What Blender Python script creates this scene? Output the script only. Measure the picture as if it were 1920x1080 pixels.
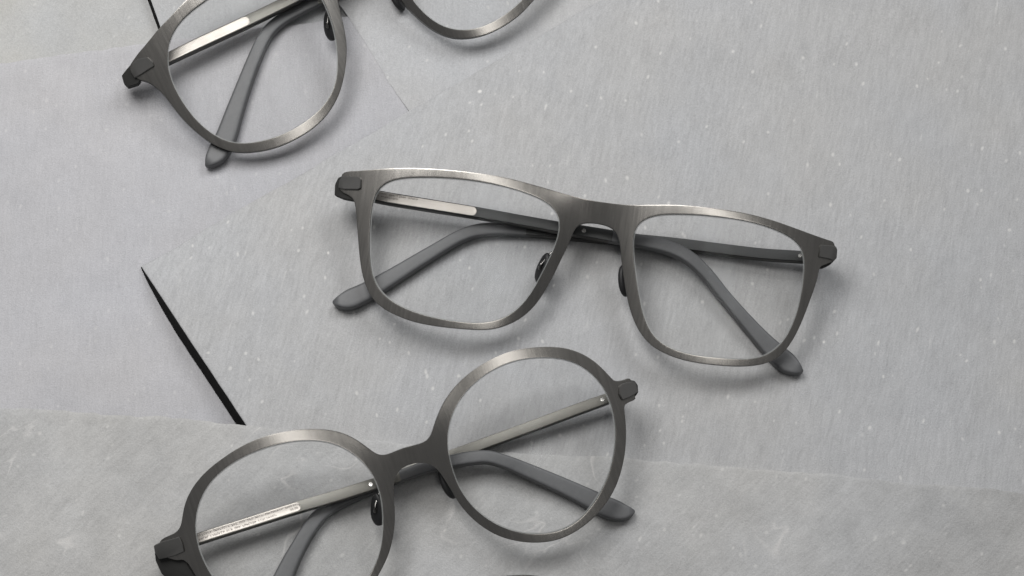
import bpy, math, random
import numpy as np
from mathutils import Vector, Matrix, noise
from mathutils.geometry import delaunay_2d_cdt

random.seed(7)
for o in list(bpy.data.objects):
    bpy.data.objects.remove(o)
S = bpy.context.scene
COL = S.collection
MM = 0.001
R = math.radians

# ------------------------------------------------------------------ camera
TILT = R(17.0); DIST = 640.0; PXMM = 6.6          # all in mm and photo pixels
FPX = PXMM * DIST
CAM = Vector((0, -DIST * math.sin(TILT), DIST * math.cos(TILT)))
cd = bpy.data.cameras.new('camera'); cam = bpy.data.objects.new('camera', cd); COL.objects.link(cam)
cam.location = CAM * MM; cam.rotation_euler = (TILT, 0, 0)
cd.sensor_width = 36.0; cd.lens = 36.0 * FPX / 1920.0
cd.clip_start = 0.01; cd.clip_end = 50
S.camera = cam
S.render.resolution_x = 1024; S.render.resolution_y = 576

# ------------------------------------------------------------------ light (indoor: ceiling lamps of a shop)
W = bpy.data.worlds.new('World'); S.world = W; W.use_nodes = True
W.node_tree.nodes['Background'].inputs[0].default_value = (0.97, 0.98, 1.0, 1)
W.node_tree.nodes['Background'].inputs[1].default_value = 0.12

def area_lamp(name, loc, target, sx, sy, watts, col=(1, 1, 1)):
    l = bpy.data.lights.new(name, 'AREA'); l.shape = 'RECTANGLE'; l.size = sx; l.size_y = sy
    l.energy = watts; l.color = col
    o = bpy.data.objects.new(name, l); COL.objects.link(o)
    o.location = loc
    d = Vector(target) - Vector(loc)
    o.rotation_euler = d.to_track_quat('-Z', 'Y').to_euler()
    return o
area_lamp('ceiling_tube', (0.07, -0.14, 1.35), (0, 0, 0), 0.19, 0.74, 1.65, (1.0, 0.98, 0.955))
area_lamp('window_light', (0.60, 0.80, 1.15), (-0.1, -0.03, 0), 0.62, 0.62, 9.2, (0.985, 0.99, 1.0))
area_lamp('ceiling_panel', (-0.20, 0.25, 0.58), (-0.16, -0.05, 0), 0.34, 0.34, 3.8, (1.0, 0.985, 0.97))

S.render.engine = 'CYCLES'
try:
    S.cycles.samples = 128; S.cycles.use_denoising = True
    S.cycles.transparent_max_bounces = 24; S.cycles.max_bounces = 8; S.cycles.caustics_reflective = False; S.cycles.caustics_refractive = False
except Exception: pass
vs = S.view_settings
vs.view_transform = 'Standard'; vs.look = 'None'; vs.exposure = 0.0; vs.gamma = 1.0; vs.use_curve_mapping = False

# ------------------------------------------------------------------ measuring helpers
CT, ST = math.cos(TILT), math.sin(TILT)
def ray(px, py):
    a = (px - 960) / FPX; b = -(py - 540) / FPX
    # camera axes: right (1,0,0), up (0,cos,sin), forward (0,sin,-cos)
    return Vector((a, b * CT + ST, b * ST - CT))
def on_z(px, py, z=0.0):
    d = ray(px, py); t = (z - CAM.z) / d.z
    return CAM + d * t

# ------------------------------------------------------------------ materials
def newmat(name):
    m = bpy.data.materials.new(name); m.use_nodes = True
    nt = m.node_tree; b = nt.nodes['Principled BSDF']
    return m, nt, b
class G:
    def __init__(s, nt): s.nt = nt
    def n(s, t, **k):
        x = s.nt.nodes.new(t)
        for a, v in k.items(): setattr(x, a, v)
        return x
    def l(s, a, b): s.nt.links.new(a, b)
    def math(s, op, a, b=None, clamp=False):
        x = s.n('ShaderNodeMath', operation=op); x.use_clamp = clamp
        for i, v in enumerate((a, b)):
            if v is None: continue
            if isinstance(v, (int, float)): x.inputs[i].default_value = v
            else: s.l(v, x.inputs[i])
        return x.outputs[0]
    def ramp(s, v, lo, hi, a=0.0, b=1.0):
        x = s.n('ShaderNodeMapRange'); x.clamp = True; x.interpolation_type = 'SMOOTHSTEP'
        s.l(v, x.inputs[0])
        for i, q in enumerate((lo, hi, a, b)): x.inputs[i + 1].default_value = q
        return x.outputs[0]
    def mix(s, f, a, b, mode='MIX'):
        x = s.n('ShaderNodeMix', data_type='RGBA', blend_type=mode)
        if isinstance(f, (int, float)): x.inputs[0].default_value = f
        else: s.l(f, x.inputs[0])
        for i, v in ((6, a), (7, b)):
            if isinstance(v, tuple): x.inputs[i].default_value = v
            else: s.l(v, x.inputs[i])
        return x.outputs[2]
    def noise(s, co, scale, detail=3, rough=0.55, dist=0.0):
        x = s.n('ShaderNodeTexNoise'); s.l(co, x.inputs['Vector'])
        x.inputs['Scale'].default_value = scale; x.inputs['Detail'].default_value = detail
        x.inputs['Roughness'].default_value = rough; x.inputs['Distortion'].default_value = dist
        return x.outputs['Fac']
    def mapping(s, co, rot=0, sc=(1, 1, 1), loc=(0, 0, 0)):
        x = s.n('ShaderNodeMapping'); s.l(co, x.inputs[0])
        x.inputs['Location'].default_value = loc
        x.inputs['Rotation'].default_value = (0, 0, rot); x.inputs['Scale'].default_value = sc
        return x.outputs[0]

def slate(name, col, grain=0.0, streak=0.10, mottle=0.10, warm=0.5, specks=0.8, ridges=0.0, seed=0.0):
    m, nt, b = newmat(name); g = G(nt)
    tc = g.n('ShaderNodeTexCoord')
    co = g.mapping(tc.outputs['Object'], 0, (1, 1, 1), (seed, seed * 0.7, 0))
    warp = g.n('ShaderNodeTexNoise'); g.l(co, warp.inputs['Vector']); warp.inputs['Scale'].default_value = 45
    wv = g.n('ShaderNodeVectorMath', operation='SCALE'); g.l(warp.outputs['Color'], wv.inputs[0]); wv.inputs['Scale'].default_value = 0.009
    wa = g.n('ShaderNodeVectorMath', operation='ADD'); g.l(co, wa.inputs[0]); g.l(wv.outputs[0], wa.inputs[1])
    cow = wa.outputs[0]
    cr = g.mapping(cow, grain)
    straight = g.mapping(co, grain)
    st = g.mapping(straight, 0, (1, 0.13, 1))
    big = g.noise(co, 14, 4, 0.6)
    mid = g.noise(co, 85, 6, 0.68)
    s1 = g.noise(g.mapping(straight, 0, (1, 0.20, 1)), 300, 5, 0.7, 0.4)
    s2 = g.noise(st, 1300, 3, 0.65)
    fine = g.noise(co, 2300, 3, 0.75)
    pits = g.ramp(g.noise(co, 620, 5, 0.75), 0.30, 0.46, -1.0, 0.0)
    v = g.math('MULTIPLY_ADD', g.math('SUBTRACT', big, 0.5), mottle * 1.3); v.node.inputs[2].default_value = 1.0
    for src, k in ((mid, mottle * 1.6), (s1, streak * 0.8), (s2, streak * 1.2), (fine, 0.6)):
        v = g.math('ADD', v, g.math('MULTIPLY', g.math('SUBTRACT', src, 0.5), k))
    v = g.math('ADD', v, g.math('MULTIPLY', pits, 0.06))
    hue = g.ramp(g.noise(cow, 26, 3, 0.5), 0.2, 0.8)
    wcol = (col[0] * (1 + .03 * warm), col[1] * (1 + .012 * warm), col[2] * (1 - .045 * warm), 1)
    ccol = (col[0] * .985, col[1] * 1.0, col[2] * 1.02, 1)
    base = g.mix(hue, ccol, wcol)
    vc = g.n('ShaderNodeCombineColor')
    for i in range(3): g.l(v, vc.inputs[i])
    c = g.mix(1.0, base, vc.outputs[0], 'MULTIPLY')
    # mineral specks
    spd = g.mapping(cr, 0, (1, 0.7, 1))
    for sc, thr, rad, amt in ((130, 0.68, 0.09, 0.36), (330, 0.62, 0.20, 0.42), (62, 0.66, 0.034, 0.7)):
        vo = g.n('ShaderNodeTexVoronoi', voronoi_dimensions='3D'); g.l(spd, vo.inputs['Vector']); vo.inputs['Scale'].default_value = sc
        sp = g.n('ShaderNodeSeparateColor'); g.l(vo.outputs['Color'], sp.inputs[0])
        on = g.math('GREATER_THAN', sp.outputs[0], thr)
        ragged = g.math('ADD', vo.outputs['Distance'], g.math('MULTIPLY', g.math('SUBTRACT', fine, 0.5), rad * 0.9))
        dd = g.ramp(ragged, rad * 0.3, rad, 1, 0)
        f = g.math('MULTIPLY', g.math('MULTIPLY', on, dd), amt * specks)
        c = g.mix(f, c, (0.74, 0.73, 0.70, 1))
    # short pale scratches along the grain
    sk = g.ramp(g.noise(g.mapping(straight, 0, (1, 0.13, 1)), 520, 3, 0.6), 0.63, 0.78)
    sk2 = g.ramp(g.noise(co, 55, 3, 0.6), 0.42, 0.62)
    c = g.mix(g.math('MULTIPLY', g.math('MULTIPLY', sk, sk2), 0.10 + streak * 0.55), c, (0.68, 0.68, 0.66, 1))
    if ridges:
        rn = g.noise(g.mapping(cr, 0, (1, 0.6, 1)), 38, 3, 0.55, 0.6)
        rr = g.ramp(g.math('ABSOLUTE', g.math('SUBTRACT', rn, 0.52)), 0.0, 0.013, 1, 0)
        br = g.ramp(g.noise(co, 60, 2), 0.5, 0.68)
        c = g.mix(g.math('MULTIPLY', g.math('MULTIPLY', rr, br), ridges), c, (0.66, 0.64, 0.62, 1))
    g.l(c, b.inputs['Base Color'])
    h = g.math('ADD', g.math('MULTIPLY', s1, 0.4), g.math('ADD', g.math('MULTIPLY', mid, 0.9), g.math('MULTIPLY', fine, 0.3)))
    bp = g.n('ShaderNodeBump'); bp.inputs['Strength'].default_value = 0.5; bp.inputs['Distance'].default_value = 0.001
    g.l(h, bp.inputs['Height']); g.l(bp.outputs[0], b.inputs['Normal'])
    b.inputs['Roughness'].default_value = 0.72
    b.inputs['Specular IOR Level'].default_value = 0.3
    return m

def metal(name, col, rough=0.34, brush=0.5, axis='Y'):
    m, nt, b = newmat(name); g = G(nt)
    tc = g.n('ShaderNodeTexCoord')
    sc = (1, 0.03, 0.2) if axis == 'Y' else (0.03, 1, 0.2)
    co = g.mapping(tc.outputs['Object'], 0, sc)
    n1 = g.noise(co, 4200, 2, 0.6); n2 = g.noise(co, 1900, 4, 0.65)
    blot = g.noise(tc.outputs['Object'], 130, 3, 0.6)
    v = g.math('ADD', g.math('MULTIPLY', g.math('SUBTRACT', n1, 0.5), 0.3 * brush), g.math('MULTIPLY', g.math('SUBTRACT', n2, 0.5), 0.55 * brush))
    v = g.math('ADD', g.math('ADD', v, g.math('MULTIPLY', g.math('SUBTRACT', blot, 0.5), 0.25)), 1.0)
    vc = g.n('ShaderNodeCombineColor')
    for i in range(3): g.l(v, vc.inputs[i])
    g.l(g.mix(1.0, (*col, 1), vc.outputs[0], 'MULTIPLY'), b.inputs['Base Color'])
    b.inputs['Metallic'].default_value = 1.0
    g.l(g.math('ADD', g.math('MULTIPLY', n2, 0.16 * brush), rough - 0.08 * brush), b.inputs['Roughness'])
    bp = g.n('ShaderNodeBump'); bp.inputs['Strength'].default_value = 0.10; bp.inputs['Distance'].default_value = 0.00003
    g.l(n1, bp.inputs['Height']); g.l(bp.outputs[0], b.inputs['Normal'])
    return m

def matte(name, col, rough=0.55, spec=0.4, var=0.12):
    m, nt, b = newmat(name); g = G(nt)
    tc = g.n('ShaderNodeTexCoord')
    n = g.noise(tc.outputs['Object'], 900, 3, 0.6); n2 = g.noise(tc.outputs['Object'], 90, 3, 0.5)
    v = g.math('ADD', g.math('MULTIPLY', g.math('SUBTRACT', n, 0.5), var), g.math('MULTIPLY', g.math('SUBTRACT', n2, 0.5), var))
    v = g.math('ADD', v, 1.0)
    vc = g.n('ShaderNodeCombineColor')
    for i in range(3): g.l(v, vc.inputs[i])
    g.l(g.mix(1.0, (*col, 1), vc.outputs[0], 'MULTIPLY'), b.inputs['Base Color'])
    b.inputs['Roughness'].default_value = rough; b.inputs['Specular IOR Level'].default_value = spec
    bp = g.n('ShaderNodeBump'); bp.inputs['Strength'].default_value = 0.08; bp.inputs['Distance'].default_value = 0.0001
    g.l(n, bp.inputs['Height']); g.l(bp.outputs[0], b.inputs['Normal'])
    return m

def lens_glass(name):
    m = bpy.data.materials.new(name); m.use_nodes = True
    nt = m.node_tree; nt.nodes.clear(); g = G(nt)
    out = g.n('ShaderNodeOutputMaterial'); tr = g.n('ShaderNodeBsdfTransparent'); gl = g.n('ShaderNodeBsdfGlossy')
    tr.inputs[0].default_value = (0.992, 0.993, 0.993, 1)
    gl.inputs['Roughness'].default_value = 0.05; gl.inputs['Color'].default_value = (0.9, 0.95, 0.97, 1)
    fr = g.n('ShaderNodeFresnel'); fr.inputs[0].default_value = 1.5
    mx = g.n('ShaderNodeMixShader'); g.l(g.math('MULTIPLY', fr.outputs[0], 0.05), mx.inputs[0])
    g.l(tr.outputs[0], mx.inputs[1]); g.l(gl.outputs[0], mx.inputs[2]); g.l(mx.outputs[0], out.inputs[0])
    return m
def lens_bevel(name):
    m = bpy.data.materials.new(name); m.use_nodes = True
    nt = m.node_tree; nt.nodes.clear(); g = G(nt)
    out = g.n('ShaderNodeOutputMaterial'); tr = g.n('ShaderNodeBsdfTransparent')
    df = g.n('ShaderNodeBsdfPrincipled'); df.inputs['Base Color'].default_value = (0.62, 0.64, 0.63, 1); df.inputs['Roughness'].default_value = 0.55; df.inputs['Specular IOR Level'].default_value = 0.15
    mx = g.n('ShaderNodeMixShader'); mx.inputs[0].default_value = 0.38
    g.l(tr.outputs[0], mx.inputs[1]); g.l(df.outputs[0], mx.inputs[2]); g.l(mx.outputs[0], out.inputs[0])
    return m

M = {
 'A': slate('slate_main', (0.372, 0.372, 0.374), grain=R(45), streak=0.33, mottle=0.10, warm=0.25, specks=0.9, seed=3.1),
 'B': slate('slate_rough', (0.368, 0.366, 0.362), grain=R(40), streak=0.22, mottle=0.32, warm=0.3, specks=0.6, ridges=0.35, seed=7.7),
 'C': slate('slate_smooth', (0.395, 0.391, 0.402), grain=R(8), streak=0.18, mottle=0.14, warm=0.1, specks=0.35, seed=1.3),
 'D': slate('slate_warm', (0.395, 0.394, 0.388), grain=R(30), streak=0.08, mottle=0.16, warm=1.1, specks=0.5, seed=5.9),
 'E': slate('slate_upper', (0.37, 0.372, 0.375), grain=R(15), streak=0.10, mottle=0.10, warm=0.4, specks=0.5, seed=11.2),
 'F': slate('slate_thin', (0.405, 0.405, 0.408), grain=R(36), streak=0.18, mottle=0.09, warm=0.3, specks=0.6, seed=13.4),
 'gap_shade': matte('slate_edge_gap_shade', (0.012, 0.012, 0.012), 0.9, 0.1),  # shadow of the gaps between slabs, painted near-black on the side faces
 'table': matte('table_dark', (0.03, 0.03, 0.032), 0.7),
 'frame': metal('gunmetal_brushed', (0.37, 0.355, 0.332), 0.25, 0.6, 'Y'),
 'edge': metal('dark_coated_edge', (0.075, 0.073, 0.07), 0.4, 0.2, 'X'),
 'temple': metal('gunmetal_temple', (0.150, 0.147, 0.134), 0.5, 0.3, 'X'),
 'temple_dark': metal('dark_gunmetal_temple', (0.052, 0.053, 0.053), 0.52, 0.3, 'X'),
 'plaque': metal('bare_titanium', (0.36, 0.34, 0.315), 0.46, 0.35, 'X'),
 'sleeve': matte('grey_rubber', (0.088, 0.090, 0.093), 0.48, 0.45, 0.3),
 'cap': matte('dark_hinge_steel', (0.055, 0.054, 0.052), 0.5, 0.45),
 'block': matte('black_hinge', (0.026, 0.026, 0.025), 0.8, 0.25),
 'pad': matte('black_silicone', (0.016, 0.016, 0.017), 0.5, 0.35),
 'wire': metal('dark_wire', (0.16, 0.155, 0.15), 0.3, 0.1),
 'screw': metal('steel_screw', (0.8, 0.79, 0.76), 0.25, 0.1),
 'ink': matte('engraved_print', (0.14, 0.12, 0.11), 0.6),
 'lens': lens_glass('lens_glass'),
 'bevel': lens_bevel('lens_bevel'),
}

# ------------------------------------------------------------------ object helpers
def link(name, me, mat, parent=None, mats=None):
    o = bpy.data.objects.new(name, me); COL.objects.link(o)
    for x in (mats or [mat]): me.materials.append(x)
    if parent is not None: o.parent = parent
    return o
def mesh(verts, faces, smooth=True, sharp=None, unit=MM):
    me = bpy.data.meshes.new('m')
    me.from_pydata([(v[0] * unit, v[1] * unit, v[2] * unit) for v in verts], [], faces)
    me.validate(); me.update()
    if smooth:
        me.polygons.foreach_set('use_smooth', [True] * len(me.polygons))
        if sharp: me.set_sharp_from_angle(angle=R(sharp))
    return me
def tag(o, label, cat, group=None):
    o['label'] = label; o['category'] = cat
    if group: o['group'] = group

# ------------------------------------------------------------------ slate slabs
def coords(a, b, step, fa, fb):
    """grid lines from a to b, finer next to the edges that show"""
    fine = [0, 0.25, 0.6, 1.1, 1.9, 3.0]
    lo = [a + f for f in fine] if fa else [a]
    hi = [b - f for f in fine][::-1] if fb else [b]
    n = max(2, int((hi[0] - lo[-1]) / step))
    return lo + [lo[-1] + (hi[0] - lo[-1]) * i / n for i in range(1, n)] + hi

def slab(name, origin, udir, u0, u1, v0, v1, ztop, zbot, mat, fine=(0, 0, 0, 0), relief=0.12, seed=0, step=2.0, edge=None, under=0.0, chip=0.25, left=None, dark=False):
    """origin world mm; udir unit 2D; v is to the right of u seen from above (down the picture)"""
    ux, uy = udir
    ang = math.atan2(uy, ux)
    us = coords(u0, u1, step, fine[0], fine[1]); vs_ = coords(v0, v1, step, fine[2], fine[3])
    nu, nv = len(us), len(vs_)
    V = []; F = []
    for j, v in enumerate(vs_):
        for i, u in enumerate(us):
            d = min(u - u0 if fine[0] else 99, u1 - u if fine[1] else 99, v - v0 if fine[2] else 99, v1 - v if fine[3] else 99)
            z = ztop(u, v) if callable(ztop) else ztop
            z += relief * (noise.noise((u * .045 + seed, v * .045, seed)) + 0.5 * noise.noise((u * .16, v * .16 + seed, 3)) + .22 * noise.noise((u * .6, v * .6, seed + 1)))
            z -= chip * math.exp(-d / 0.35)
            uu, vv = u, v
            if edge and fine[2]: vv += edge(u) * math.exp(-(v - v0) / 6.0)
            if left and fine[0]: uu += left(v) * math.exp(-(u - u0) / 5.0)
            V.append((uu, -vv, z))
    for j in range(nv - 1):
        for i in range(nu - 1):
            a = j * nu + i
            F.append((a, a + nu, a + nu + 1, a + 1))
    loop = [i for i in range(nu)] + [j * nu + nu - 1 for j in range(1, nv)] + [(nv - 1) * nu + i for i in range(nu - 2, -1, -1)] + [j * nu for j in range(nv - 2, 0, -1)]
    cu, cv = (u0 + u1) / 2, -(v0 + v1) / 2
    base = len(V)
    for k in loop:
        x, y, z = V[k]
        dx = under * (1.0 + 0.06 * noise.noise((y * .35, seed, 2))) * min(1.0, (z - zbot) / 5.0) * (1 if k % nu == 0 else 0)  # left face slopes outward so its painted gap shadow shows from above
        V.append((x + dx, y, min(zbot, z - 0.05)))
    n = len(loop)
    for k in range(n):
        a, b2 = loop[k], loop[(k + 1) % n]
        F.append((a, b2, base + (k + 1) % n, base + k))
    F.append(tuple(base + k for k in range(n))[::-1])
    me = mesh(V, F, True, 50)
    # make normals point up on top
    o = link(name, me, M[mat], mats=[M[mat], M['gap_shade']])
    if dark: me.polygons.foreach_set('material_index', [0] * ((nu - 1) * (nv - 1)) + [1] * (len(me.polygons) - (nu - 1) * (nv - 1)))  # side faces carry the painted gap shadow
    o.location = Vector((origin[0], origin[1], 0)) * MM
    o.rotation_euler = (0, 0, ang)
    return o

def unit2(a, b):
    d = Vector((b.x - a.x, b.y - a.y)); d.normalize(); return (d.x, d.y)

ZA, ZB = 7.0, 8.0
def sstep(t): t = max(0, min(1, t)); return t * t * (3 - 2 * t)
# main slab: its thin upper edge lies almost flush on the slab below, its left edge thickens
pA = on_z(265, 500, 0.9); qA = on_z(1125, 2, 0.9)
uA = unit2(pA, qA)
fl = lambda u, k, a: a * noise.noise((u * .05, k, 0)) + a * .5 * noise.noise((u * .22, k + 5, 0)) + a * .3 * noise.noise((u * .8, k + 9, 0))
hA = lambda v: 1.3 + (ZA - 1.3) * (1 - math.exp(-max(0, v) / 15.0))
def leftA(v):
    lo, hi = 0.0, 6.0
    for _ in range(30):
        t = (lo + hi) / 2; p = on_z(265 + 197 * t, 500 + 298 * t, hA(v)); r = p - pA
        if r.x * uA[1] - r.y * uA[0] > v: hi = t
        else: lo = t
    return r.x * uA[0] + r.y * uA[1] + fl(v, 4, 0.08)
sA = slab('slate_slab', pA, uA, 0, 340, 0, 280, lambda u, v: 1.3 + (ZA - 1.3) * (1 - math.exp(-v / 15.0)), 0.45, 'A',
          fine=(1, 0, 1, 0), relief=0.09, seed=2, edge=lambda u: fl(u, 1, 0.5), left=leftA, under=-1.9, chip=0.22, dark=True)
tag(sA, 'large pale grey slate slab under the rectangular eyeglasses, corner at the long dark gap', 'slab', 'overlapping slate slabs')
# lower slab with a rough upper edge, lying on the main slab
pB = on_z(0, 765, ZB); qB = on_z(1920, 925, ZB); uB = unit2(pB, qB)
EB = [(-200, 745), (0, 765), (150, 772), (300, 782), (460, 798), (600, 815), (830, 842), (1000, 850), (1170, 860), (1330, 872), (1500, 886), (1700, 903), (1920, 925), (2200, 945)]
EBl = []
for x, y in EB:
    p = on_z(x, y, ZB); r = Vector((p.x - pB.x, p.y - pB.y))
    EBl.append((r.x * uB[0] + r.y * uB[1], -(-r.x * uB[1] + r.y * uB[0])))
def edgeB(u):
    b = float(np.interp(u, [e[0] for e in EBl], [e[1] for e in EBl]))
    return b + fl(u, 2, 0.8) + 0.4 * noise.noise((u * 1.6, 3, 1)) + 0.25 * noise.noise((u * 3.1, 6, 1))
sB = slab('slate_slab', pB, uB, -60, 370, 0, 120, ZB, ZA + 0.15, 'B', fine=(0, 0, 1, 0), relief=0.22, seed=9, edge=edgeB, chip=0.16)
tag(sB, 'mottled warm grey slate slab with rough upper edge along the bottom, under the round eyeglasses', 'slab', 'overlapping slate slabs')
# left slab
pC = on_z(0, 118, 0); qC = on_z(870, 0, 0); uC = unit2(pC, qC)
sC = slab('slate_slab', pC, uC, -70, 330, 0, 210, 0.0, -1.4, 'C', fine=(0, 0, 1, 0), relief=0.10, seed=4, edge=lambda u: fl(u, 7, 1.2), chip=0.3)
tag(sC, 'smooth bluish grey slate slab at left, between the two dark gaps', 'slab', 'overlapping slate slabs')
# upper middle slab with the short dark gap on its left
pE = on_z(283, 0, -1.6); qE = on_z(300, 48, -1.6)
eE = unit2(pE, qE); uE = (-eE[1], eE[0])     # u to the right of the gap
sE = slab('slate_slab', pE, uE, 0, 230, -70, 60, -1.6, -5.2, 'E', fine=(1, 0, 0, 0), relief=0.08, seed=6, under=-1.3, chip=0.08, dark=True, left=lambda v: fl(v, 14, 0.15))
tag(sE, 'grey slate slab at the top, right of the short dark gap, under the topmost eyeglasses', 'slab', 'overlapping slate slabs')
pD = on_z(-200, -200, -5.4)
sD = slab('slate_slab', pD, (1, 0), -20, 330, -30, 150, -5.4, -8.8, 'D', relief=0.10, seed=8)
tag(sD, 'warm grey slate slab in the top left corner, left of the short dark gap', 'slab', 'overlapping slate slabs')
# thin slab whose short left edge shows above the main slab
pF = on_z(762, 200, 0.4); r = pF - pA; uF0 = r.x * uA[0] + r.y * uA[1]
sF = slab('slate_slab', pA, uA, uF0, 330, -70, 1.2, lambda u, v: 0.13 + 0.32 * math.exp(min(0, v) / 5.0), 0.02, 'F', fine=(1, 0, 0, 0), relief=0.02, seed=12, chip=0.04, left=lambda v: fl(v, 21, 0.7))
tag(sF, 'thin pale slate slab at top centre, showing a short hairline left edge above the large slab', 'slab', 'overlapping slate slabs')
tb = mesh([(-420, -330, -9), (470, -330, -9), (470, 420, -9), (-420, 420, -9), (-420, -330, -30), (470, -330, -30), (470, 420, -30), (-420, 420, -30)],
          [(0, 1, 2, 3), (7, 6, 5, 4), (0, 4, 5, 1), (1, 5, 6, 2), (2, 6, 7, 3), (3, 7, 4, 0)], False)
tbo = link('table_top', tb, M['table']); tbo['kind'] = 'structure'

# ------------------------------------------------------------------ eyeglasses
def resample(P, step, closed=True):
    P = np.array(P, float); n = len(P)
    out = []
    rng = range(n) if closed else range(n - 1)
    for i in rng:
        if closed: p0, p1, p2, p3 = P[i - 1], P[i], P[(i + 1) % n], P[(i + 2) % n]
        else: p0, p1, p2, p3 = P[max(i - 1, 0)], P[i], P[i + 1], P[min(i + 2, n - 1)]
        for k in range(24):
            t = k / 24
            out.append(0.5 * ((2 * p1) + (p2 - p0) * t + (2 * p0 - 5 * p1 + 4 * p2 - p3) * t * t + (3 * p1 - p0 - 3 * p2 + p3) * t ** 3))
    if not closed: out.append(P[-1])
    out = np.array(out)
    if closed: out = np.vstack([out, out[:1]])
    d = np.r_[0, np.cumsum(np.linalg.norm(np.diff(out[:, :2], axis=0), axis=1))]
    m = max(8, int(d[-1] / step))
    q = np.linspace(0, d[-1], m, endpoint=not closed)
    return np.stack([np.interp(q, d, out[:, k]) for k in range(out.shape[1])], 1)
def gsmooth(P, step, sigma):
    k = int(3 * sigma / step); w = np.exp(-0.5 * (np.arange(-k, k + 1) * step / sigma) ** 2); w /= w.sum()
    Q = np.zeros_like(P)
    for i, ww in zip(range(-k, k + 1), w): Q += ww * np.roll(P, -i, axis=0)
    return Q
def area(P): x, y = P[:, 0], P[:, 1]; return 0.5 * np.sum(x * np.roll(y, -1) - np.roll(x, -1) * y)
def normals_in(P):
    t = np.roll(P, -1, 0) - np.roll(P, 1, 0); t /= np.linalg.norm(t, axis=1)[:, None]
    n = np.stack([-t[:, 1], t[:, 0]], 1)
    return n if area(P) > 0 else -n
def inside(P, Q):
    x, y = Q[:, 0][:, None], Q[:, 1][:, None]
    x1, y1 = P[:, 0][None], P[:, 1][None]; x2, y2 = np.roll(P[:, 0], -1)[None], np.roll(P[:, 1], -1)[None]
    c = ((y1 > y) != (y2 > y)) & (x < (x2 - x1) * (y - y1) / (y2 - y1 + 1e-12) + x1)
    return (c.sum(1) % 2) == 1

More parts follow.
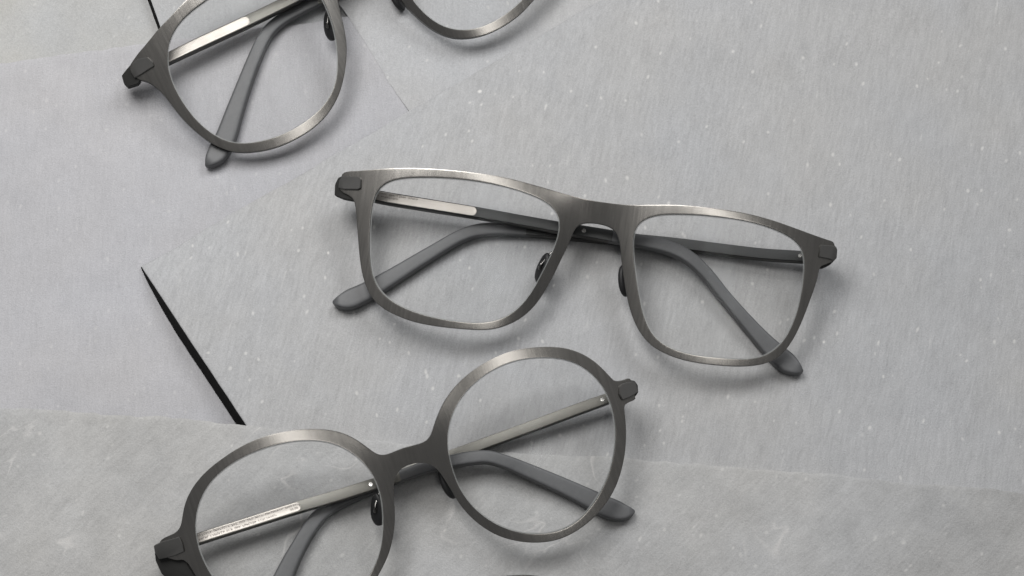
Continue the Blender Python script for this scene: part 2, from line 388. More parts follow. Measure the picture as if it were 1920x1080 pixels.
class Glasses:
    def __init__(s, bridge, hl, hr, base, zc, rise, cx, Rb):
        """bridge pixel, left/right end pixels, slab height, height of the front at the bridge, rise angle of the front"""
        s.base = base
        o = on_z(*bridge, base + zc)
        a, b = on_z(*hl, base + 5), on_z(*hr, base + 5)
        X = Vector((b.x - a.x, b.y - a.y, 0)).normalized()
        Yh = Vector((-X.y, X.x, 0))
        Y = (Yh * math.cos(rise) + Vector((0, 0, 1)) * math.sin(rise)).normalized()
        Z = X.cross(Y)
        s.Rm = Matrix((X, Y, Z)).transposed()
        s.Ri = s.Rm.transposed()
        s.o = o; s.cx = cx; s.Rb = Rb
        foot = Vector((o.x, o.y, base))
        s.foot = foot
        s.e = bpy.data.objects.new('eyeglasses', None); COL.objects.link(s.e)
        s.e.empty_display_size = 0.02
        s.e.location = foot * MM
        s.e.rotation_euler = s.Rm.to_euler()
        s.off = s.Ri @ (o - foot)           # front-local -> empty-local shift
    def f(s, x, y):
        ax = math.sqrt(x * x + 30.0)
        return -((ax - s.cx) ** 2) / (2 * s.Rb) - (y + 8) ** 2 / (2 * 420.0) + 0.22 * y * math.exp(-(x / 10.0) ** 2)
    def loc(s, px, py, dz=0.0):
        """pixel -> front-local point on the domed front, dz behind it"""
        c = s.Ri @ (CAM - s.o); d = s.Ri @ ray(px, py)
        z = dz
        for _ in range(12):
            t = (z - c.z) / d.z; p = c + d * t; z = s.f(p.x, p.y) + dz
        return Vector((p.x, p.y, z))
    def put(s, name, V, F, mat, parent=None, smooth=True, sharp=None, mats=None, mi=None, world=False):
        VV = []
        for v in V:
            v = Vector(v)
            VV.append((s.Ri @ (v - s.foot)) if world else (v + s.off))
        me = mesh(VV, F, smooth, sharp)
        o = link(name, me, M[mat] if mat else None, parent or s.e, mats)
        if mi:
            me.polygons.foreach_set('material_index', mi); me.update()
        return o
    # ---- front
    def front(s, outer, holes, thick=2.2):
        stp = 0.7
        def conv(L, sg, ends=0):
            P = np.array([tuple(s.loc(*p))[:2] for p in L])
            Q = resample(P, stp); A_ = gsmooth(Q, stp, sg)
            if ends:
                B_ = gsmooth(Q, stp, 0.3)
                lim = np.abs(Q[:, 0]); xr, xl = Q[:, 0].max(), -Q[:, 0].min()
                k = np.where(Q[:, 0] > 0, Q[:, 0] - (xr - ends), -Q[:, 0] - (xl - ends))
                w = np.clip(k / 1.5, 0, 1)[:, None]
                A_ = A_ * (1 - w) + B_ * w
            return A_
        O = conv(outer, 1.5, 6.0); Hs = [conv(h, 2.6) for h in holes]
        if area(O) < 0: O = O[::-1].copy()
        Hs = [h if area(h) > 0 else h[::-1].copy() for h in Hs]
        s.holes2d = Hs
        bnd = [O] + Hs
        pts = []; zoff = []; edges = []; loops = []
        for k, L in enumerate(bnd):
            i0 = len(pts); n = len(L)
            pts += [tuple(p) for p in L]; zoff += [-0.02] * n
            loops.append(list(range(i0, i0 + n)))
            edges += [(i0 + i, i0 + (i + 1) % n) for i in range(n)]
        allb = np.vstack(bnd)
        def dist(Q):
            r = np.empty(len(Q))
            for i in range(0, len(Q), 800):
                r[i:i + 800] = np.sqrt(((Q[i:i + 800, None] - allb[None]) ** 2).sum(2)).min(1)
            return r
        def mat_ok(Q):
            k = inside(O, Q)
            for h in Hs: k &= ~inside(h, Q)
            return k
        for dd, zz in ((0.13, -0.003), (0.32, 0.0)):
            for k, L in enumerate(bnd):
                N = normals_in(L) * (1 if k == 0 else -1)
                Q = L + N * dd
                ok = mat_ok(Q) & (dist(Q) > dd * 0.9)
                for q in Q[ok]: pts.append(tuple(q)); zoff.append(zz)
        lo, hi = O.min(0), O.max(0)
        gx, gy = np.meshgrid(np.arange(lo[0], hi[0], 0.9), np.arange(lo[1], hi[1], 0.9))
        Q = np.stack([gx.ravel(), gy.ravel()], 1)
        Q = Q[mat_ok(Q)]; Q = Q[dist(Q) > 0.85]
        for q in Q: pts.append(tuple(q)); zoff.append(0.0)
        r = delaunay_2d_cdt([Vector(p) for p in pts], edges, [], 0, 1e-5)
        vv, _, ff, ov = r[0], r[1], r[2], r[3]
        P2 = np.array([tuple(v) for v in vv])
        cen = np.array([P2[list(f)].mean(0) for f in ff])
        ok = mat_ok(cen)
        zz = [zoff[o[0]] if o else 0.0 for o in ov]
        new = {}
        for i, o in enumerate(ov):
            for q in o: new[q] = i
        n = len(P2)
        V = [(p[0], p[1], s.f(p[0], p[1]) + z) for p, z in zip(P2, zz)]
        V += [(p[0], p[1], s.f(p[0], p[1]) - thick) for p in P2]
        F = []
        for f, k in zip(ff, ok):
            if k:
                F.append(tuple(f)); F.append(tuple(i + n for i in f)[::-1])
        for k, L in enumerate(loops):
            m = len(L)
            for i in range(m):
                a, b = new[L[i]], new[L[(i + 1) % m]]
                F.append((b, a, a + n, b + n) if k == 0 else (a, b, b + n, a + n))
        nt = 2 * int(ok.sum())
        mi = [i % 2 for i in range(nt)] + [1] * (len(F) - nt)
        s.fr = s.put('front_frame', V, F, None, sharp=20, mats=[M['frame'], M['edge']], mi=mi)
        # lenses
        for H in Hs:
            H = H[::2]
            c = H.mean(0); n = len(H)
            N = normals_in(H)
            rings = [H - N * 0.05, H + N * 0.34] + [c + (H + N * 0.34 - c) * t for t in np.linspace(1, 0, 12)[1:-1]]
            V = []; F = []; mi = []
            for z0 in (-0.55, -1.75):
                i0 = len(V)
                for k, Rr in enumerate(rings):
                    for q in Rr: V.append((q[0], q[1], s.f(q[0], q[1]) + z0 - (0.18 if k == 0 else 0)))
                V.append((c[0], c[1], s.f(c[0], c[1]) + z0))
                up = z0 > -1
                for k in range(len(rings) - 1):
                    for i in range(n):
                        a = i0 + k * n + i; b = i0 + k * n + (i + 1) % n
                        q = (a, b, b + n, a + n)
                        F.append(q if up else q[::-1]); mi.append(1 if k == 0 else 0)
                k = len(rings) - 1
                for i in range(n):
                    q = (i0 + k * n + i, i0 + k * n + (i + 1) % n, i0 + len(rings) * n)
                    F.append(q if up else q[::-1]); mi.append(0)
            tot = len(rings) * n + 1
            for i in range(n):
                F.append(((i + 1) % n, i, tot + i, tot + (i + 1) % n)); mi.append(1)
            s.put('lens', V, F, None, sharp=6, mats=[M['lens'], M['bevel']], mi=mi)
    # ---- temple, swept along a traced centre line lying on the slab
    def temple(s, path, split, plaque=None, metal='temple', screw=None, text=None, hinge=None):
        """path: (px,py,width px,height mm of the centre); split: index where the rubber sleeve begins"""
        P = []
        for (px, py, w, h) in path:
            h = h + 0.8 * sstep((h - 3.0) / 1.5) if path[len(path) // 2][3] > 2.5 else h
            p = on_z(px, py, s.base + h); P.append((p.x, p.y, p.z, w / PXMM))
        n_ = len(P)
        P = [(p[0], p[1], p[2], p[3] * (0.94 + 0.30 * sstep((i - n_ + 7.5) / 4.5))) for i, p in enumerate(P)]
        P = resample(P, 0.9, False)
        c0 = on_z(path[split][0], path[split][1], s.base + path[split][3])
        isp = int(np.argmin(((P[:, :2] - np.array([c0.x, c0.y])) ** 2).sum(1)))
        def frame(Q, i):
            a, b = Q[max(i - 1, 0)], Q[min(i + 1, len(Q) - 1)]
            t = Vector((b[0] - a[0], b[1] - a[1], b[2] - a[2])).normalized()
            n = Vector((-t.y, t.x, 0)).normalized(); u = n.cross(t) * -1
            u = t.cross(n); 
            return t, n, u
        def sweep(Q, th, prof, wadd=0.0):
            V = []; F = []; m = len(prof)
            for i in range(len(Q)):
                t, n, u = frame(Q, i); c = Vector(Q[i][:3])
                for (a, b) in prof:
                    V.append(c + n * (a * (Q[i][3] + wadd) * 0.5) + u * (b * th(i) * 0.5))
            for i in range(len(Q) - 1):
                for k in range(m):
                    F.append((i * m + k, i * m + (k + 1) % m, (i + 1) * m + (k + 1) % m, (i + 1) * m + k))
            F.append(tuple(range(m))[::-1]); F.append(tuple((len(Q) - 1) * m + k for k in range(m)))
            return V, F
        flat = [(1, -.7), (1, .7), (.96, .9), (.90, .985), (.84, 1), (0, 1.01), (-.84, 1), (-.90, .985), (-.96, .9), (-1, .7), (-1, -.7), (-.85, -1), (.85, -1)]
        rnd = []
        for k in range(24):
            a = 2 * math.pi * (k + .5) / 24
            ca, sa = math.cos(a), math.sin(a)
            rnd.append((math.copysign(abs(ca) ** .34, ca), math.copysign(abs(sa) ** .36, sa)))
        Qm = P[:isp + 1]
        V, F = sweep(Qm, lambda i: 2.8, flat)
        m_ = len(flat)
        mi = [1 if (i % m_) in (0, 9, 10, 11, 12) else 0 for i in range(len(F) - 2)] + [1, 1]
        t = s.put('temple', V, F, None, sharp=35, world=True, mats=[M[metal], M['edge']], mi=mi)
        Qt = P[isp - 1:].copy(); n = len(Qt)
        Lr = n * 0.9
        # rounded end
        for i in range(n):
            d = (n - 1 - i) * 0.9; rr = 7.0
            if d < rr: Qt[i, 3] *= max(0.10, max(0, 1 - (1 - d / rr) ** 2.4) ** 0.6)
        V, F = sweep(Qt, lambda i: (2.5 + 1.2 * sstep(i * 0.9 / 25.0)) * (0.35 + 0.65 * min(1, math.sqrt((n - 1 - i) * 0.9 / 2.0 + .02))), rnd, 0.12)
        s.put('temple_tip', V, F, 'sleeve', t, sharp=60, world=True)
        s_top = lambda Q, i: Vector(Q[i][:3]) + frame(Q, i)[2] * 1.0
        if plaque:
            a, b, wpx = plaque
            ca, cb = on_z(*a, s.base + 5), on_z(*b, s.base + 5)
            ia = int(np.argmin(((P[:, :2] - np.array([ca.x, ca.y])) ** 2).sum(1))); ib = int(np.argmin(((P[:, :2] - np.array([cb.x, cb.y])) ** 2).sum(1)))
            w = wpx / PXMM
            V = []; F = []
            # outline with a round end, a thin plate let into the temple
            samp = []
            for i in range(ia, ib + 1):
                d = (ib - i) * 0.9; hw = w / 2
                samp.append((i, hw * (math.sqrt(max(0.0, 1 - (1 - d / hw) ** 2)) if d < hw else 1)))
            # finer end cap
            t0, n0, u0 = frame(P, ib)
            rows = []
            for i, hw in samp:
                if (ib - i) * 0.9 < w / 2: continue
                tt, nn, uu = frame(P, i); c = Vector(P[i][:3]) + uu * 1.46
                rows.append((c, nn, hw, uu))
            cl = rows[-1][0]
            for k in range(1, 9):
                a2 = math.pi / 2 * k / 8
                rows.append((cl + t0 * (w / 2 * math.sin(a2)), n0, max(0.02, w / 2 * math.cos(a2)), u0))
            for c, nn, hw, uu in rows:
                for q in (-1, -.9, -.78, .78, .9, 1):
                    V.append(c + nn * hw * q + uu * (0.0 if abs(q) > .95 else 0.025 if abs(q) > .85 else 0.0))
            m = 6; nn_ = len(rows)
            for i in range(nn_ - 1):
                for k in range(m - 1): F.append((i * m + k, (i + 1) * m + k, (i + 1) * m + k + 1, i * m + k + 1))
            k0 = len(V)
            for c, nn, hw, uu in rows:
                V.append(c - nn * hw - uu * .35); V.append(c + nn * hw - uu * .35)
            for i in range(nn_ - 1):
                a3 = k0 + 2 * i
                F.append((i * m, a3, a3 + 2, (i + 1) * m)); F.append((i * m + m - 1, (i + 1) * m + m - 1, a3 + 3, a3 + 1)); F.append((a3, a3 + 1, a3 + 3, a3 + 2))
            s.put('inlay_plate', V, F, 'plaque', t, sharp=50, world=True)
            if text:
                rnd_ = random.Random(text[0]); V = []; F = []
                def stroke(c, tt, nn, uu, du, dv, lw, lh):
                    i0 = len(V)
                    for z in (0.0, 0.03):
                        for (x, y) in ((-1, -1), (1, -1), (1, 1), (-1, 1)):
                            V.append(c + tt * (du + x * lw / 2) + nn * (dv + y * lh / 2) + uu * z)
                    F.extend([(i0 + 4, i0 + 5, i0 + 6, i0 + 7), (i0, i0 + 1, i0 + 5, i0 + 4), (i0 + 1, i0 + 2, i0 + 6, i0 + 5), (i0 + 2, i0 + 3, i0 + 7, i0 + 6), (i0 + 3, i0, i0 + 4, i0 + 7)])
                for (row, f0, f1, hgt) in text[1]:
                    i = ia + (ib - ia) * f0; end = ia + (ib - ia) * f1; wl = rnd_.randint(4, 9)
                    while i < end:
                        k = int(i); tt, nn, uu = frame(P, k); c = Vector(P[k][:3]) + tt * ((i - k) * 0.9) + uu * 1.485
                        # one tiny unreadable glyph: an upright and a bar or two
                        stroke(c, tt, nn, uu, 0, row, 0.13, hgt)
                        if rnd_.random() < .8: stroke(c, tt, nn, uu, 0.17, row + rnd_.choice((-.4, 0, .4)) * hgt, 0.26, 0.11)
                        if rnd_.random() < .5: stroke(c, tt, nn, uu, 0.30, row + rnd_.uniform(-.2, .2) * hgt, 0.11, hgt * .6)
                        i += 0.62; wl -= 1
                        if wl <= 0: i += 0.55; wl = rnd_.randint(3, 9)
                s.put('engraved_lines', V, F, 'ink', t, smooth=False, world=True)
        for sc in (screw or []):
            c = on_z(*sc, s.base + 5)
            i = int(np.argmin(((P[:, :2] - np.array([c.x, c.y])) ** 2).sum(1)))
            tt, nn, uu = frame(P, i)
            c = Vector(P[i][:3]) + uu * 1.38
            # shift sideways to the traced spot
            V = []; F = []
            prof = [(0.62, 0), (0.62, .10), (0.52, .20), (0.30, .20), (0.26, .08), (0.0, .08)]
            m = 14
            for (r_, z) in prof:
                for k in range(m):
                    a = 2 * math.pi * k / m; V.append(c + tt * (r_ * math.cos(a)) + nn * (r_ * math.sin(a)) + uu * z)
            for j in range(len(prof) - 1):
                for k in range(m): F.append((j * m + k, j * m + (k + 1) % m, (j + 1) * m + (k + 1) % m, (j + 1) * m + k))
            s.put('screw', V, F, 'screw', t, world=True, sharp=40)
        for (nm, poly, z0, z1, mt) in (hinge or []):
            s.plate(nm, poly, z0, z1, mt, t)
        return t
    def plate(s, name, poly, z0, z1, mt, parent):
        """rounded plate outlined by pixels, from z0 to z1 relative to the front"""
        P = np.array([tuple(s.loc(*p, dz=z1))[:2] for p in poly])
        n0 = len(P)
        # round the corners a little
        Q = []
        for i in range(n0):
            a, b, c = P[i - 1], P[i], P[(i + 1) % n0]
            for t in (0, .5, 1):
                pa = b + (a - b) * min(.35, .3 / max(.01, np.linalg.norm(a - b))); pc = b + (c - b) * min(.35, .3 / max(.01, np.linalg.norm(c - b)))
                Q.append((1 - t) ** 2 * pa + 2 * t * (1 - t) * b + t * t * pc)
        P = np.array(Q)
        if area(P) < 0: P = P[::-1].copy()
        n = len(P); N = normals_in(P)
        bv = min(0.22, (z1 - z0) * .4)
        V = []; F = []
        for (ins, z) in ((0, z0), (0, z1 - bv), (bv, z1)):
            for p, q in zip(P, N): V.append((p[0] + q[0] * ins, p[1] + q[1] * ins, s.f(p[0], p[1]) + z))
        for j in range(2):
            for i in range(n): F.append((j * n + i, j * n + (i + 1) % n, (j + 1) * n + (i + 1) % n, (j + 1) * n + i))
        F.append(tuple(2 * n + i for i in range(n))); F.append(tuple(range(n))[::-1])
        return s.put(name, V, F, mt, parent, sharp=30)
    # ---- nose pad on a bent wire
    def pad(s, c, axis, foot, lean, L=4.5, Wd=2.4, T=1.1, dz=-5.2):
        """c pixel of pad centre, axis pixel vector along it, foot pixel on the rim, lean: turn of the face about its length"""
        C = s.loc(*c, dz=dz); A = (s.loc(c[0] + axis[0], c[1] + axis[1], dz=dz) - C); A.z = -0.12 * A.length; A.normalize()
        Z = Vector((0, 0, 1)); B = Z.cross(A).normalized(); Nn = A.cross(B)
        Bq = B * math.cos(lean) + Nn * math.sin(lean); Nq = A.cross(Bq)
        V = []; F = []; nu, nv = 20, 9
        for j in range(nv + 1):
            ph = -math.pi / 2 + math.pi * j / nv
            for i in range(nu):
                th = 2 * math.pi * i / nu
                cp = abs(math.cos(ph)) ** .7; sp = math.copysign(abs(math.sin(ph)) ** .8, math.sin(ph))
                x = L * math.cos(th) * cp; y = Wd * math.sin(th) * cp * (1 + .22 * math.cos(th))
                V.append(C + A * x + Bq * y + Nq * (T * sp + 0.010 * x * x))
        for j in range(nv):
            for i in range(nu): F.append((j * nu + i, j * nu + (i + 1) % nu, (j + 1) * nu + (i + 1) % nu, (j + 1) * nu + i))
        p = s.put('nose_pad', V, F, 'pad')
        # wire arm: from the back of the rim, looping to the pad's back
        f0 = s.loc(*foot, dz=-1.7)
        back = C + Nq * (T * (1.0 if Nq.z > 0 else -1.0))
        pts = [f0, f0 + Vector((0, 0, -1.4)), (f0 + back) / 2 + Vector((0, 1.4, -1.2)), back + Vector((0, 0.6, 0.8)), back]
        Q = resample([tuple(q) for q in pts], 0.4, False)
        V = []; F = []; m = 8
        for i in range(len(Q)):
            a, b = Vector(Q[max(i - 1, 0)]), Vector(Q[min(i + 1, len(Q) - 1)])
            t = (b - a).normalized(); u = t.orthogonal().normalized(); w = t.cross(u)
            for k in range(m):
                an = 2 * math.pi * k / m; V.append(Vector(Q[i]) + u * (.42 * math.cos(an)) + w * (.42 * math.sin(an)))
        # keep the rings aligned
        for i in range(len(Q) - 1):
            best = min(range(m), key=lambda sft: sum((V[i * m + k] - V[(i + 1) * m + (k + sft) % m]).length for k in range(m)))
            ring = [V[(i + 1) * m + (k + best) % m] for k in range(m)]
            V[(i + 1) * m:(i + 2) * m] = ring
            for k in range(m): F.append((i * m + k, i * m + (k + 1) % m, (i + 1) * m + (k + 1) % m, (i + 1) * m + k))
        F.append(tuple(range(m))[::-1]); F.append(tuple((len(Q) - 1) * m + k for k in range(m)))
        s.put('pad_arm', V, F, 'wire', p)
        # little mounting box of the pad
        V = []; F = []
        m = 12
        for (r_, z) in ((.7, 0), (.7, .5), (.5, .8), (0.0, .9)):
            for k in range(m):
                a = 2 * math.pi * k / m; sg = 1 if Nq.z > 0 else -1
                V.append(back + A * (r_ * 1.2 * math.cos(a)) + Bq * (r_ * math.sin(a)) + Nq * (sg * (z - .25)))
        for j in range(3):
            for k in range(m): F.append((j * m + k, j * m + (k + 1) % m, (j + 1) * m + (k + 1) % m, (j + 1) * m + k))
        s.put('pad_mount', V, F, 'wire', p)

GROUP = 'gunmetal eyeglasses laid out on the slate'
# ================================================================== rectangular pair in the middle
g2 = Glasses((1110, 398), (640, 345), (1562, 470), ZA, 18.6, R(14), 35.5, 100)
g2.front(
 [(640,331),(648,322.5),(677.8,319.8),(729.6,315.9),(784.7,315.3),(846.2,319.2),(907.8,326.3),(956.4,334.7),(1005,347.7),(1053.6,361.9),(1086,370.8),(1115.2,376.9),(1160.9,382.9),(1196.1,384.7),(1238.3,384),(1277,384.7),(1319.2,388.2),(1361.5,393.5),(1403.7,400.9),(1445.9,412.1),(1484.6,425.5),(1519.8,438.5),(1547.9,448.4),(1562,453.5),(1565,463),(1563,487),(1552,494),(1540,499),(1535.5,507),(1530.3,530),(1518,565.2),(1507.5,593.3),(1495.2,621.5),(1481.1,646.1),(1463.5,667.2),(1442.4,679.5),(1417.8,685.5),(1386.1,687.5),(1350.9,685.6),(1312.2,681.3),(1277,674),(1246,662.4),(1222,648.4),(1204,629),(1190,604.4),(1180.5,577.2),(1174,547.6),(1169,515.9),(1165,485),(1162.5,456.1),(1158,438.8),(1150,428.5),(1138,422.3),(1111.7,417.8),(1094.1,417.5),(1083.3,420.8),(1077.5,428.3),(1071.7,443.3),(1063.3,463.3),(1055,480),(1048,494),(1039,514),(1031.7,527),(1021.7,545),(1010,563.3),(996.7,579),(980,594),(963.3,604),(943.3,612.3),(926.7,617),(910,618.8),(885.1,618.3),(846.2,615.1),(807.4,610.2),(771.7,602.5),(739.3,590),(716.6,577.4),(697.2,558.4),(685.9,536.2),(678.4,510.3),(673.9,477.9),(671.3,445.5),(669,413.1),(667.1,390),(664,376),(655,367),(642,360),(636,350)],
 [[(703.7,358),(711.8,348.3),(726.4,338.6),(745.8,334),(775,331.8),(810.6,331.8),(846.2,333.4),(885.1,337.3),(924,343.8),(956.4,351.2),(988.8,361.6),(1018,373.6),(1037.4,386.2),(1048.7,401.8),(1052,419.6),(1050.4,435.8),(1043.9,455.2),(1034.5,477.9),(1022.5,502),(1012.2,522.5),(1003.3,538.3),(993.3,554.5),(980,571.2),(963.3,587),(946.7,596.5),(930,602),(910,605.8),(885.1,606.5),(852.7,602.8),(817.1,597),(781.4,587.3),(749,574.3),(726.4,560),(706.9,540.6),(697.2,516.8),(692.8,484.4),(692.2,452),(693.5,419.6),(696.7,387.2)],
  [(1185.9,447),(1187.3,431.5),(1194.3,418.5),(1210.2,407.6),(1231.3,402.3),(1262.9,400.9),(1305.2,402),(1347.4,405.5),(1389.6,411.5),(1424.8,419.6),(1460,432),(1488.1,446.5),(1504,461),(1509.9,477.2),(1509.9,498.3),(1506.4,530),(1502.2,558.1),(1495.2,586.3),(1484.6,614.4),(1470.5,639.1),(1452.9,658),(1431.8,669.5),(1407.2,673.7),(1379.1,673.7),(1343.9,671),(1305.2,667.3),(1277,661),(1252.4,652),(1231.3,638.3),(1215.8,617.9),(1205.2,589.8),(1198.2,558.1),(1192.9,526.5),(1188.7,494.8),(1186.2,466.7)]])
g2.temple([(648,353,18,6.0),(706,369,23,6.0),(800,385,23,5.8),(893,400,22,5.5),(972,414,21,5.2),(1050,428,22,5.0),(1110,438,23,4.9),(1150,445,24,4.9),(1195,452,25,4.8),(1235,460,25,4.7),(1268,471,25,4.5),(1297,488,25,4.3),(1324,514,24,3.9),(1358,556,23,3.2),(1392,596,24,2.6),(1424,632,26,2.1),(1450,659,29,1.7),(1475,681,31,1.8),(1492,692,28,1.8),(1505,698,24,1.8)], 7,
  plaque=((672,362), (900,402), 17), metal='temple_dark', screw=[(1092, 437)], text=(5, [(0.75, .12, .5, .5), (-0.1, .12, .36, .5)]),
  hinge=[('hinge_cap', [(641,330),(672,331.5),(677,335),(676,353),(671,355.5),(645,355),(634,352),(636,338)], -0.3, 0.75, 'cap'),
         ('hinge_block', [(634,333),(645,329),(652,350),(664,362),(665,377),(642,372.5),(627,366),(628,346)], -4.6, -0.6, 'block')])
g2.temple([(1548,488,18,5.0),(1506,483,22,4.6),(1432,478,22,3.8),(1362,470,22,3.0),(1300,462,22,2.4),(1238,455,22,2.0),(1150,447,23,1.7),(1050,437,24,1.9),(985,432,25,1.9),(930,430,25,1.9),(893,434,25,1.9),(862,445,25,1.9),(830,463,25,1.9),(780,493,26,1.9),(733,522,27,1.9),(690,547,29,1.9),(655,563,30,1.9),(637,567,27,1.9),(624,567,22,1.9)], 8,
  metal='temple_dark', screw=[(1501, 482)],
  hinge=[('hinge_cap', [(1538.7,458.5),(1562,460.5),(1569,463.5),(1568.5,483),(1564.6,489),(1554,485.5),(1536,482)], -0.3, 0.7, 'cap'),
         ('hinge_block', [(1557,452),(1566,461),(1570,467),(1569,484),(1556,497),(1543,503),(1536,502),(1540,485)], -4.6, -0.6, 'block')])
g2.pad((1019,503), (-16,48), (1050,466), R(48))
g2.pad((1169,527), (7,52), (1175,492), R(-66))
tag(g2.e, 'rectangular gunmetal eyeglasses with wide top bar, lying in the middle of the slabs', 'eyeglasses', GROUP)

# ================================================================== round pair at the bottom
g3 = Glasses((775, 850), (310, 1030), (1180, 732), ZB, 19.0, R(15), 34.5, 100)
g3.front(
 [(714.4,855.5),(733.3,849.8),(754.2,840.4),(783.3,833.3),(803,826.5),(809.7,812),(815.4,792.5),(823.7,771.7),(834.1,750.8),(850.5,728),(871.2,707.1),(896,688.3),(925,671.7),(958.3,658.3),(991.7,652.1),(1025,650),(1058.3,652.1),(1087.5,661.3),(1112.5,675.8),(1133.3,694.6),(1144,707),(1151,713.5),(1162.5,714),(1172,711.6),(1180.5,709),(1184,716),(1188,730),(1190,742),(1191,749),(1177,755.5),(1170.5,763),(1172.9,788.3),(1174.2,817.5),(1171.7,850.8),(1165.8,880),(1156.3,909.2),(1141.7,936.3),(1120.8,963.3),(1095.8,985.8),(1070.8,1002),(1045.8,1012.3),(1020.8,1017),(991.7,1017.7),(962.5,1013.4),(933.3,1004.5),(906,989),(882,969),(862,945.5),(847.5,921),(832.5,897),(820.5,879.5),(809.2,871),(795.8,867.2),(779.2,868),(762.5,872.5),(750,880),(741.7,890.4),(738.3,905),(738.3,930),(740.4,955),(740.4,980),(736.7,1009.2),(729.2,1038.3),(718,1063.3),(704,1088),(680,1130),(643,1170),(592,1194),(540,1198),(488,1189),(438,1163),(400,1127),(374,1090),(359,1066),(349,1049),(330,1050),(304,1040),(299,1020),(305,1010.6),(322.8,1002.2),(336,995.8),(339.8,985.6),(341.8,968.9),(346,946.7),(356.5,921.7),(373,898.1),(392.4,878.6),(417.4,859.2),(445,841.1),(475.6,825.8),(506.1,815.6),(542.2,807.8),(575.6,804.4),(608.9,805),(639.4,810.6),(664.4,821.7),(686.7,836.9),(703.3,850)],
 [[(364.4,991.1),(365.8,968.9),(370,949.4),(378.3,927.2),(392.2,905),(414.4,882.8),(442.2,863.3),(472.8,848.1),(506.1,836.4),(542.2,827.8),(578.3,824.6),(611.7,827.2),(636.7,834.6),(658.9,847.1),(681.1,865.1),(698.2,886.9),(709.3,907.8),(716.2,932.8),(719.6,960.6),(719.2,988.3),(717,1018.9),(709,1049.4),(695,1077),(671,1113),(637,1147),(595,1169),(545,1177),(500,1169),(455,1147),(420,1114),(396,1080),(381.5,1055),(371.4,1030),(366.4,1007.8)],
  [(837.5,825.8),(839.6,805),(845.8,780),(856.3,757.1),(870.8,736.3),(891.7,715.4),(916.7,696.7),(945.8,682.1),(979.2,672.5),(1016.7,669.4),(1050,671.2),(1079.2,678.7),(1104.2,694),(1125.2,715),(1141.7,742.2),(1150.8,771.7),(1155.4,800.8),(1155,830),(1150,863.3),(1141.7,892.5),(1129.2,919.6),(1112.5,946.7),(1091.7,971.2),(1070.8,987.3),(1045.8,997.8),(1020.8,1002),(991.7,1002),(966.7,998),(937.5,987.5),(912.5,973.2),(887.5,952.5),(866.7,925.8),(852.1,896.7),(842.5,863.3),(838.3,842.5)]])
g3.temple([(325,1031,18,6.2),(370,1012,21,6.2),(464,982,21,6.0),(562,951,22,5.6),(631,931,22,5.2),(697,910,22,5.0),(748,894,22,4.9),(800,876,23,4.8),(845,866,23,4.7),(880,860,24,4.6),(914,858,24,4.4),(948,867,24,4.0),(985,882,25,3.4),(1050,910,26,2.6),(1105,936,28,1.9),(1140,953,30,1.9),(1168,961,28,1.8),(1190,959,23,1.8)], 6,
  plaque=((340,1022), (568,949), 16), screw=[(693.6, 908)], text=(11, [(0.62, .14, .95, .5), (-0.45, .14, .78, .55), (-0.3, .9, .96, .7)]),
  hinge=[('hinge_cap', [(305,1015),(336,1006.5),(341.7,1020),(345,1035),(326.7,1043),(298.3,1049),(290,1035),(288.3,1023)], -0.3, 0.75, 'cap'),
         ('hinge_block', [(290,1036),(345,1040),(356,1066),(372,1090),(322,1092),(303,1076),(292,1052)], -5.2, -0.9, 'block')])
g3.temple([(1165,739,18,5.0),(1128,752,20,4.7),(1075,771,21,4.2),(992,802,21,3.4),(910,832,21,2.6),(842,857,22,2.0),(780,880,22,1.7),(735,899,22,1.9),(690,918,24,1.9),(655,933,25,1.9),(625,948,26,1.9),(600,967,26,1.9),(580,993,27,1.9),(562,1023,28,1.9),(548,1049,29,1.9),(533,1081,30,1.9),(518,1116,32,1.9),(505,1146,32,1.9),(498,1163,29,1.9),(494,1174,24,1.9)], 7,
  screw=[(1131, 750)],
  hinge=[('hinge_cap', [(1161.5,724),(1168.6,718.7),(1188,714.6),(1193,718.7),(1197,735),(1190,740),(1181.8,745),(1167.6,750.3),(1161.5,740)], -0.3, 0.75, 'cap'),
         ('hinge_block', [(1178,712),(1190,714),(1196,722),(1197,736),(1191,744),(1180,748),(1172,744),(1172,720)], -4.6, -0.6, 'block')])
g3.pad((709,955), (4,50), (726,912), R(42))
g3.pad((838,908), (22,40), (846,876), R(-60))
tag(g3.e, 'round gunmetal eyeglasses with printed inlay on the temple, lowest of the three large pairs', 'eyeglasses', GROUP)

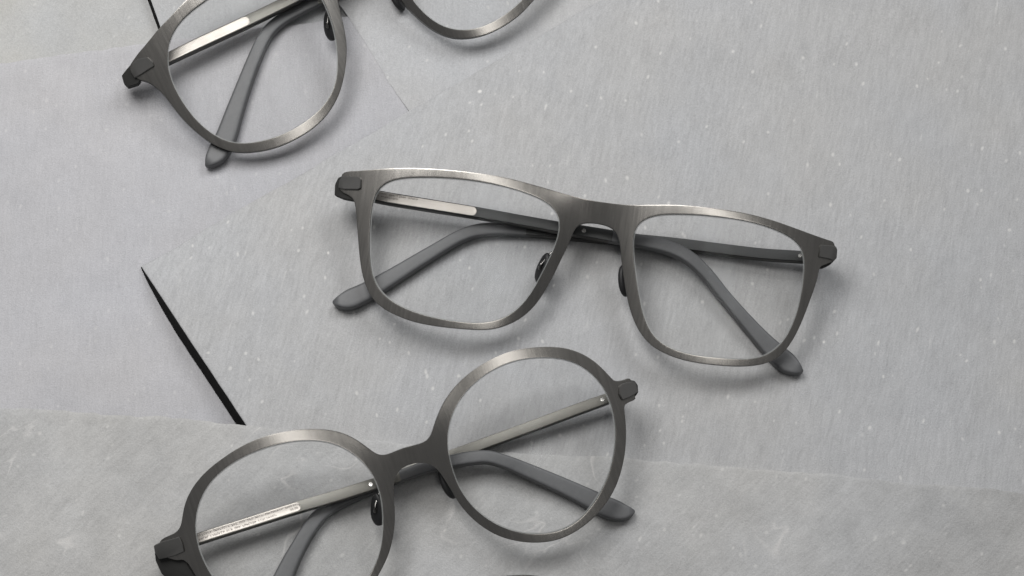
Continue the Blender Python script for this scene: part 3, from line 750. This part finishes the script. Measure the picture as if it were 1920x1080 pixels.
# ================================================================== pair cut by the top edge of the photo
g1 = Glasses((665, -105), (262, 128), (1085, -255), 0.2, 19.0, R(15), 34.5, 100)
g1.front(
 [(248.9,114.6),(261.1,97.8),(279.4,76.4),(297.8,53.5),(316.1,35.1),(334.4,15.3),(349.7,0),(380,-28),(420,-53),(470,-74),(520,-86),(565,-88),(600,-88),(640,-110),(690,-146),(735,-172),(770,-208),(815,-245),(880,-280),(950,-300),(1010,-304),(1060,-296),(1095,-280),(1112,-258),(1104,-238),(1088,-222),(1083,-195),(1080,-150),(1068,-95),(1046,-50),(1020,-20),(996.9,4.6),(978.6,24.4),(954.1,42.8),(926.6,58.1),(902.2,67.2),(877.7,71.8),(853.3,71.8),(829.5,65),(806,52),(782,32),(760,10),(745,-12),(725,-48),(705,-68),(680,-75),(655,-66),(638,-46),(630,-22),(633,0),(640.3,30.6),(646.3,58),(650,85.5),(649.1,116.1),(644.6,146.7),(636.9,174.2),(624.7,198.6),(606.4,223),(581.9,244),(551.4,262),(520.8,275.5),(490.3,283.1),(462.8,286),(438.3,285),(416.9,278.6),(395.5,268.2),(377.2,254.6),(355.8,236.3),(334.4,213.4),(316.1,189),(303.9,174),(291.7,163),(276.4,152.8),(262.6,149.7),(252,142),(243,127)],
 [[(386.4,0),(361.9,16.8),(343.6,33.6),(328.3,51.9),(317.6,73.3),(313,97.8),(313,122.2),(319.2,146.7),(329.8,171.1),(346.7,198.6),(365,223),(386.4,242.9),(407.8,258),(426.1,266.5),(447.5,270),(475,268),(505.5,261.5),(536.1,250),(566.6,233.2),(594.1,212),(612.5,192.2),(626.2,168),(632.6,143.6),(634.2,116.1),(632.6,85.5),(628,58),(619,27.5),(606.4,0),(590,-30),(560,-55),(520,-63),(470,-50),(425,-27)],
  [(980,0),(1020,-50),(1048,-97),(1062,-150),(1058,-200),(1038,-248),(1000,-276),(950,-277),(890,-258),(825,-221),(785,-184),(757,-140),(745,-95),(748,-52),(762,-17),(780,9.2),(792.2,22.9),(810.5,38.2),(828.9,50),(850.3,56.3),(871.6,57.6),(896.1,53.9),(920.5,44),(945,30.3),(965,14)]])
g1.temple([(258,139,18,6.2),(316,111,22,6.2),(383,79,24,6.0),(461,43,24,5.6),(535,7,23,5.3),(600,-26,23,5.0),(660,-55,24,4.9),(710,-75,25,4.8),(750,-84,25,4.5),(790,-80,26,4.0),(850,-66,27,3.2),(910,-52,28,2.2),(950,-45,30,1.7),(975,-42,28,1.8),(993,-44,24,1.8)], 6,
  plaque=((285,127), (469,39), 18.5),
  hinge=[('hinge_cap', [(248.6,118.4),(258.8,110),(276,106.6),(285.6,115),(288.7,124),(262,141),(252.5,146),(244.6,133)], -0.3, 0.75, 'cap'),
         ('hinge_block', [(228,142),(237,130),(248,118),(262,138),(264,150),(259,157),(240,163),(232,155)], -4.6, -0.4, 'block')])
g1.temple([(1085,-236,18,5.0),(1040,-210,21,4.6),(950,-163,21,3.6),(850,-112,21,2.5),(760,-70,22,1.9),(690,-38,22,1.9),(640,-16,22,1.9),(595,3,22,1.9),(560,20,23,1.9),(530,37,24,1.9),(508,56,25,1.9),(492,80,26,1.9),(474,120,27,1.9),(456,167,28,1.9),(440,212,30,1.9),(425,256,32,1.9),(410,286,32,1.9),(396,303,29,1.9),(386,312,24,1.9)], 7,
  hinge=[('hinge_cap', [(1072,-272),(1090,-282),(1112,-266),(1116,-252),(1100,-238),(1082,-236)], -0.3, 0.75, 'cap'),
         ('hinge_block', [(1092,-282),(1114,-268),(1120,-250),(1104,-232),(1090,-236)], -4.6, -0.6, 'block')])
g1.pad((620,48), (8,42), (630,0), R(44))
g1.pad((742,-4), (22,40), (752,-24), R(-60))
tag(g1.e, 'rounded square gunmetal eyeglasses cut off by the top edge of the photo', 'eyeglasses', GROUP)

# ================================================================== fourth pair: only the top of a rim shows at the bottom edge
a = on_z(1025, 651, ZB + 16); b = on_z(976, 1075.5, ZB + 16)
def copy_tree(o, parent=None):
    c = o.copy(); COL.objects.link(c); c.parent = parent
    for ch in [x for x in COL.objects if x.parent == o]: copy_tree(ch, c)
    return c
g4 = copy_tree(g3.e)
g4.location = g3.e.location + (b - a) * MM
tag(g4, 'eyeglasses of which only a thin rim arc shows at the bottom edge of the photo', 'eyeglasses', GROUP)
